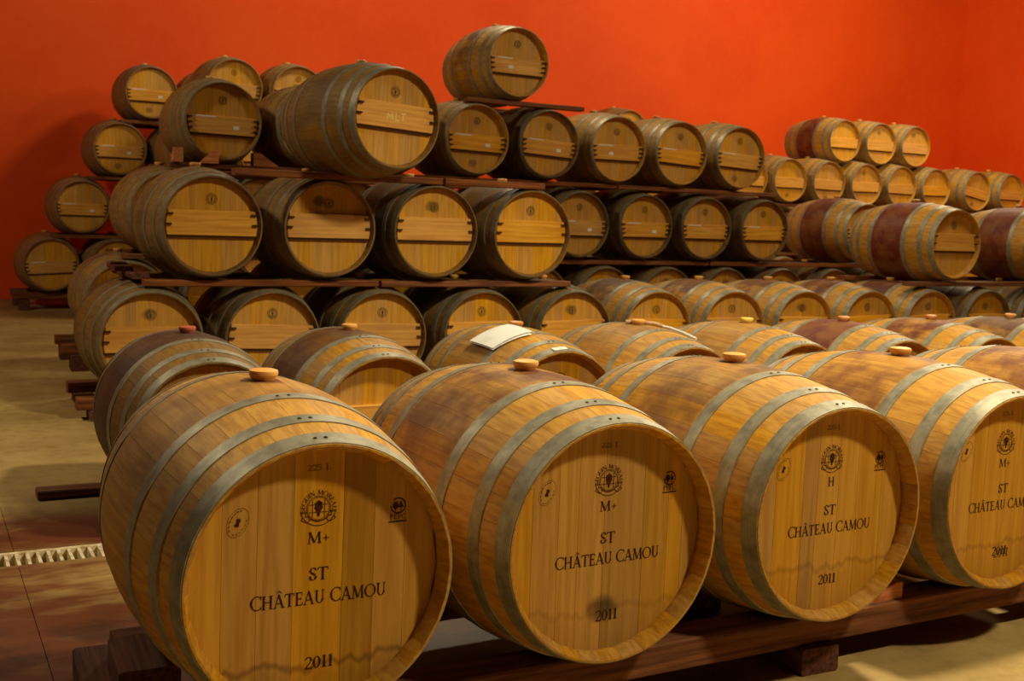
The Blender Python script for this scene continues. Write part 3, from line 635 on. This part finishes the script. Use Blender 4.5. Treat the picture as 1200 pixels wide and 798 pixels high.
ground(8.9, 14.7, YE, ZE, 'timber rack on blocks under the far stack', 'ground racks under the stacks', 7)
ground(1.6, 3.8, YE, ZE, 'timber rack on blocks under the far stack behind the aisle end', 'ground racks under the stacks', 3)
ground(.30, 3.2, YW, ZW, 'timber rack on blocks under the stepped column by the red wall', 'ground racks under the stacks', 3)
ground(7.7, 9.2, YW, ZW, 'timber rack on blocks under the barrels by the red wall', 'ground racks under the stacks', 3)
TG = 'timber layers between the tiers'
rk = tier(.45, 3.32, YC, ZC + STEP, 'reddish timbers under the second tier of the nearest stack', TG, [1.9])
for (x0, x1, y0, y1, z0, z1) in ((.40, .50, YC + .16, YC + .80, .318, .352), (.34, .45, YC + .36, YC + .47, .352, .386), (.36, .46, YC + .62, YC + .76, .352, .392)):
    m = MB(); c = Vector(((x0 + x1) / 2, (y0 + y1) / 2, (z0 + z1) / 2)); d = Vector((x1, y1, z1)) - c; m.chamfer_box(-d, d, .005)
    link('block', m.mesh('block', 'rackend'), rk, c - Vector(rk.location), (0, 0, R(random.uniform(-6, 6))))
tier(6.6, 8.9, YC, ZC + STEP + .01, 'reddish timbers under the red-bellied barrels past the gap', TG)
tier(.95, 3.05, YC - .06, 1.30, 'dark planks under the chalked barrel on the nearest stack', TG, [2.3], th=.042)
tier(.66, 8.6, YD, ZD + .672, 'brown timbers under the second tier of the middle stack', TG, [3.6, 6.1])
tier(1.0, 6.9, YD, ZD + 1.362, 'brown timbers under the third tier of the middle stack', TG, [2.9, 5.0])
tier(3.45, 4.62, YD, ZD + 2.032, 'short weathered planks under the topmost barrel', TG)
tier(9.0, 14.9, YE, ZE + 1.347, 'timbers under the third tier of the far stack', TG, [11.2, 13.1])
tier(9.2, 14.8, YE, ZE + .674, 'timbers hidden under the second tier of the far stack', TG)
tier(2.0, 3.4, YE, ZE + 1.96, 'timbers under the far top tier behind the aisle end', TG)
tier(1.6, 3.7, YE, ZE + 1.30, 'timbers hidden under the far third tier behind the aisle end', TG)
tier(2.0, 3.4, YE, ZE + .65, 'timbers hidden under the far second tier behind the aisle end', TG)
tier(1.45, 2.9, YW, ZW + 1.985, 'timbers under the topmost barrel of the stepped column', TG)
tier(1.1, 3.2, YW, ZW + 1.327, 'timbers under the third-tier barrel of the stepped column', TG)
tier(.7, 2.8, YW, ZW + .658, 'timbers under the second-tier barrel of the stepped column', TG)
for z_, a_, b_ in ((1.985, 8.0, 8.8), (1.327, 7.7, 9.1), (.658, 8.0, 8.8)): tier(a_, b_, YW, ZW + z_, 'timbers hidden under the barrels by the red wall', TG)

# ------------------------------------------------------------------ small loose things
def wedge(loc, rot, size, lab, mat='wedge'):
    a, b, h = size; m = MB()
    m.add([(-a, -b, 0), (a, -b, 0), (a, b, 0), (-a, b, 0), (-a, -b, h), (-a, b, h), (-a * .5, -b, h), (-a * .5, b, h)], [(0, 3, 2, 1), (0, 4, 5, 3), (4, 6, 7, 5), (6, 1, 2, 7), (0, 1, 6, 4), (3, 5, 7, 2)])
    o = link('wedge', m.mesh('wedge', mat), None, loc, rot); tag(o, lab, 'wedge', 'wedges under the barrels'); return o
tz = ZD + 1.362 - .32
wedge((1.06, YD + .06, tz), (0, 0, R(90)), (.06, .035, .105), 'upright orange wedge at the aisle end of the middle third tier')
wedge((1.29, YD + .02, tz), (0, 0, R(160)), (.07, .035, .10), 'reddish wedge in front of the aisle-end barrel on the third tier')
wedge((1.74, YD + .10, tz), (0, 0, 0), (.10, .045, .10), 'pale orange wedge between two barrels of the middle third tier')
wedge((1.775, .18, -.326), (0, 0, R(180)), (.06, .04, .05), 'small red wedge on the front timber between two lettered barrels')

# sheets of paper on the second-row barrel
V, F = [], []; nx, ny = 12, 10
pb = Vector((1.815, YB + LEN / 2, ZB))
def sheet(name, s0, s1, y0, y1, lift, skew, lab):
    m = MB(); vs = []; nu, nv = 14, 8
    for th in (0.0, .0012):
        for i in range(nu + 1):
            for j in range(nv + 1):
                t = i / nu; s_ = s0 + (s1 - s0) * t; yy = y0 + (y1 - y0) * j / nv + skew * t
                r_ = rad(yy) + .006 + lift + th + .012 * (t ** 3); a = s_ / .35
                vs.append((r_ * math.sin(a), yy, r_ * math.cos(a)))
    K = (nu + 1) * (nv + 1); fs = []
    for i in range(nu):
        for j in range(nv):
            q = i * (nv + 1) + j; fs += [(q, q + 1, q + nv + 2, q + nv + 1), (K + q, K + q + nv + 1, K + q + nv + 2, K + q + 1)]
    bd = [i * (nv + 1) for i in range(nu + 1)] + [nu * (nv + 1) + j for j in range(1, nv + 1)] + [i * (nv + 1) + nv for i in range(nu - 1, -1, -1)] + [j for j in range(nv - 1, 0, -1)]
    for a, b in zip(bd, bd[1:] + bd[:1]): fs.append((a, b, K + b, K + a))
    m.add(vs, fs); o = link(name, m.mesh(name, 'paper', 50), None, pb); return tag(o, lab, 'paper', 'papers on the second-row barrel')
sheet('paper_sheet', -.045, -.25, -.235, -.01, .0, .02, 'lower white paper sheet peeking out on the second-row barrel')
sheet('paper_sheet', -.03, -.245, -.215, .005, .006, .0, 'top white paper sheet lying over the second-row barrel')
# paper tag on the front hoop of the same barrel
# bent stick on the neighbouring barrel
def tube(name, pts, r_, mat):
    m = MB(); n = 8; vs = []
    for i, p in enumerate(pts):
        t = (Vector(pts[min(i + 1, len(pts) - 1)]) - Vector(pts[max(i - 1, 0)])).normalized(); u = t.cross(Vector((0, 0, 1))).normalized(); v_ = u.cross(t)
        for k_ in range(n): a = 2 * math.pi * k_ / n; vs.append(Vector(p) + u * math.cos(a) * r_ + v_ * math.sin(a) * r_)
    fs = [(i * n + k_, i * n + (k_ + 1) % n, (i + 1) * n + (k_ + 1) % n, (i + 1) * n + k_) for i in range(len(pts) - 1) for k_ in range(n)] + [tuple(range(n)), tuple(range(len(pts) * n - 1, (len(pts) - 1) * n - 1, -1))]
    m.add(vs, fs); return m.mesh(name, mat, 50)
X4 = 2.52; st = link('bent_stick', None) if False else bpy.data.objects.new('bent_stick', None); col.objects.link(st); st.location = (X4, YB + .475, ZB + .35)
tag(st, 'pale bent stick lying across the top of a second-row barrel', 'stick')
link('handle', tube('handle', [(-.05, .04, .009), (.02, .01, .0115), (.09, -.02, .003), (.125, -.04, -.008)], .010, 'stick'), st)
link('blade', tube('blade', [(.12, -.037, -.008), (.135, -.09, -.013), (.14, -.19, -.026), (.145, -.29, -.044)], .007, 'paper'), st)
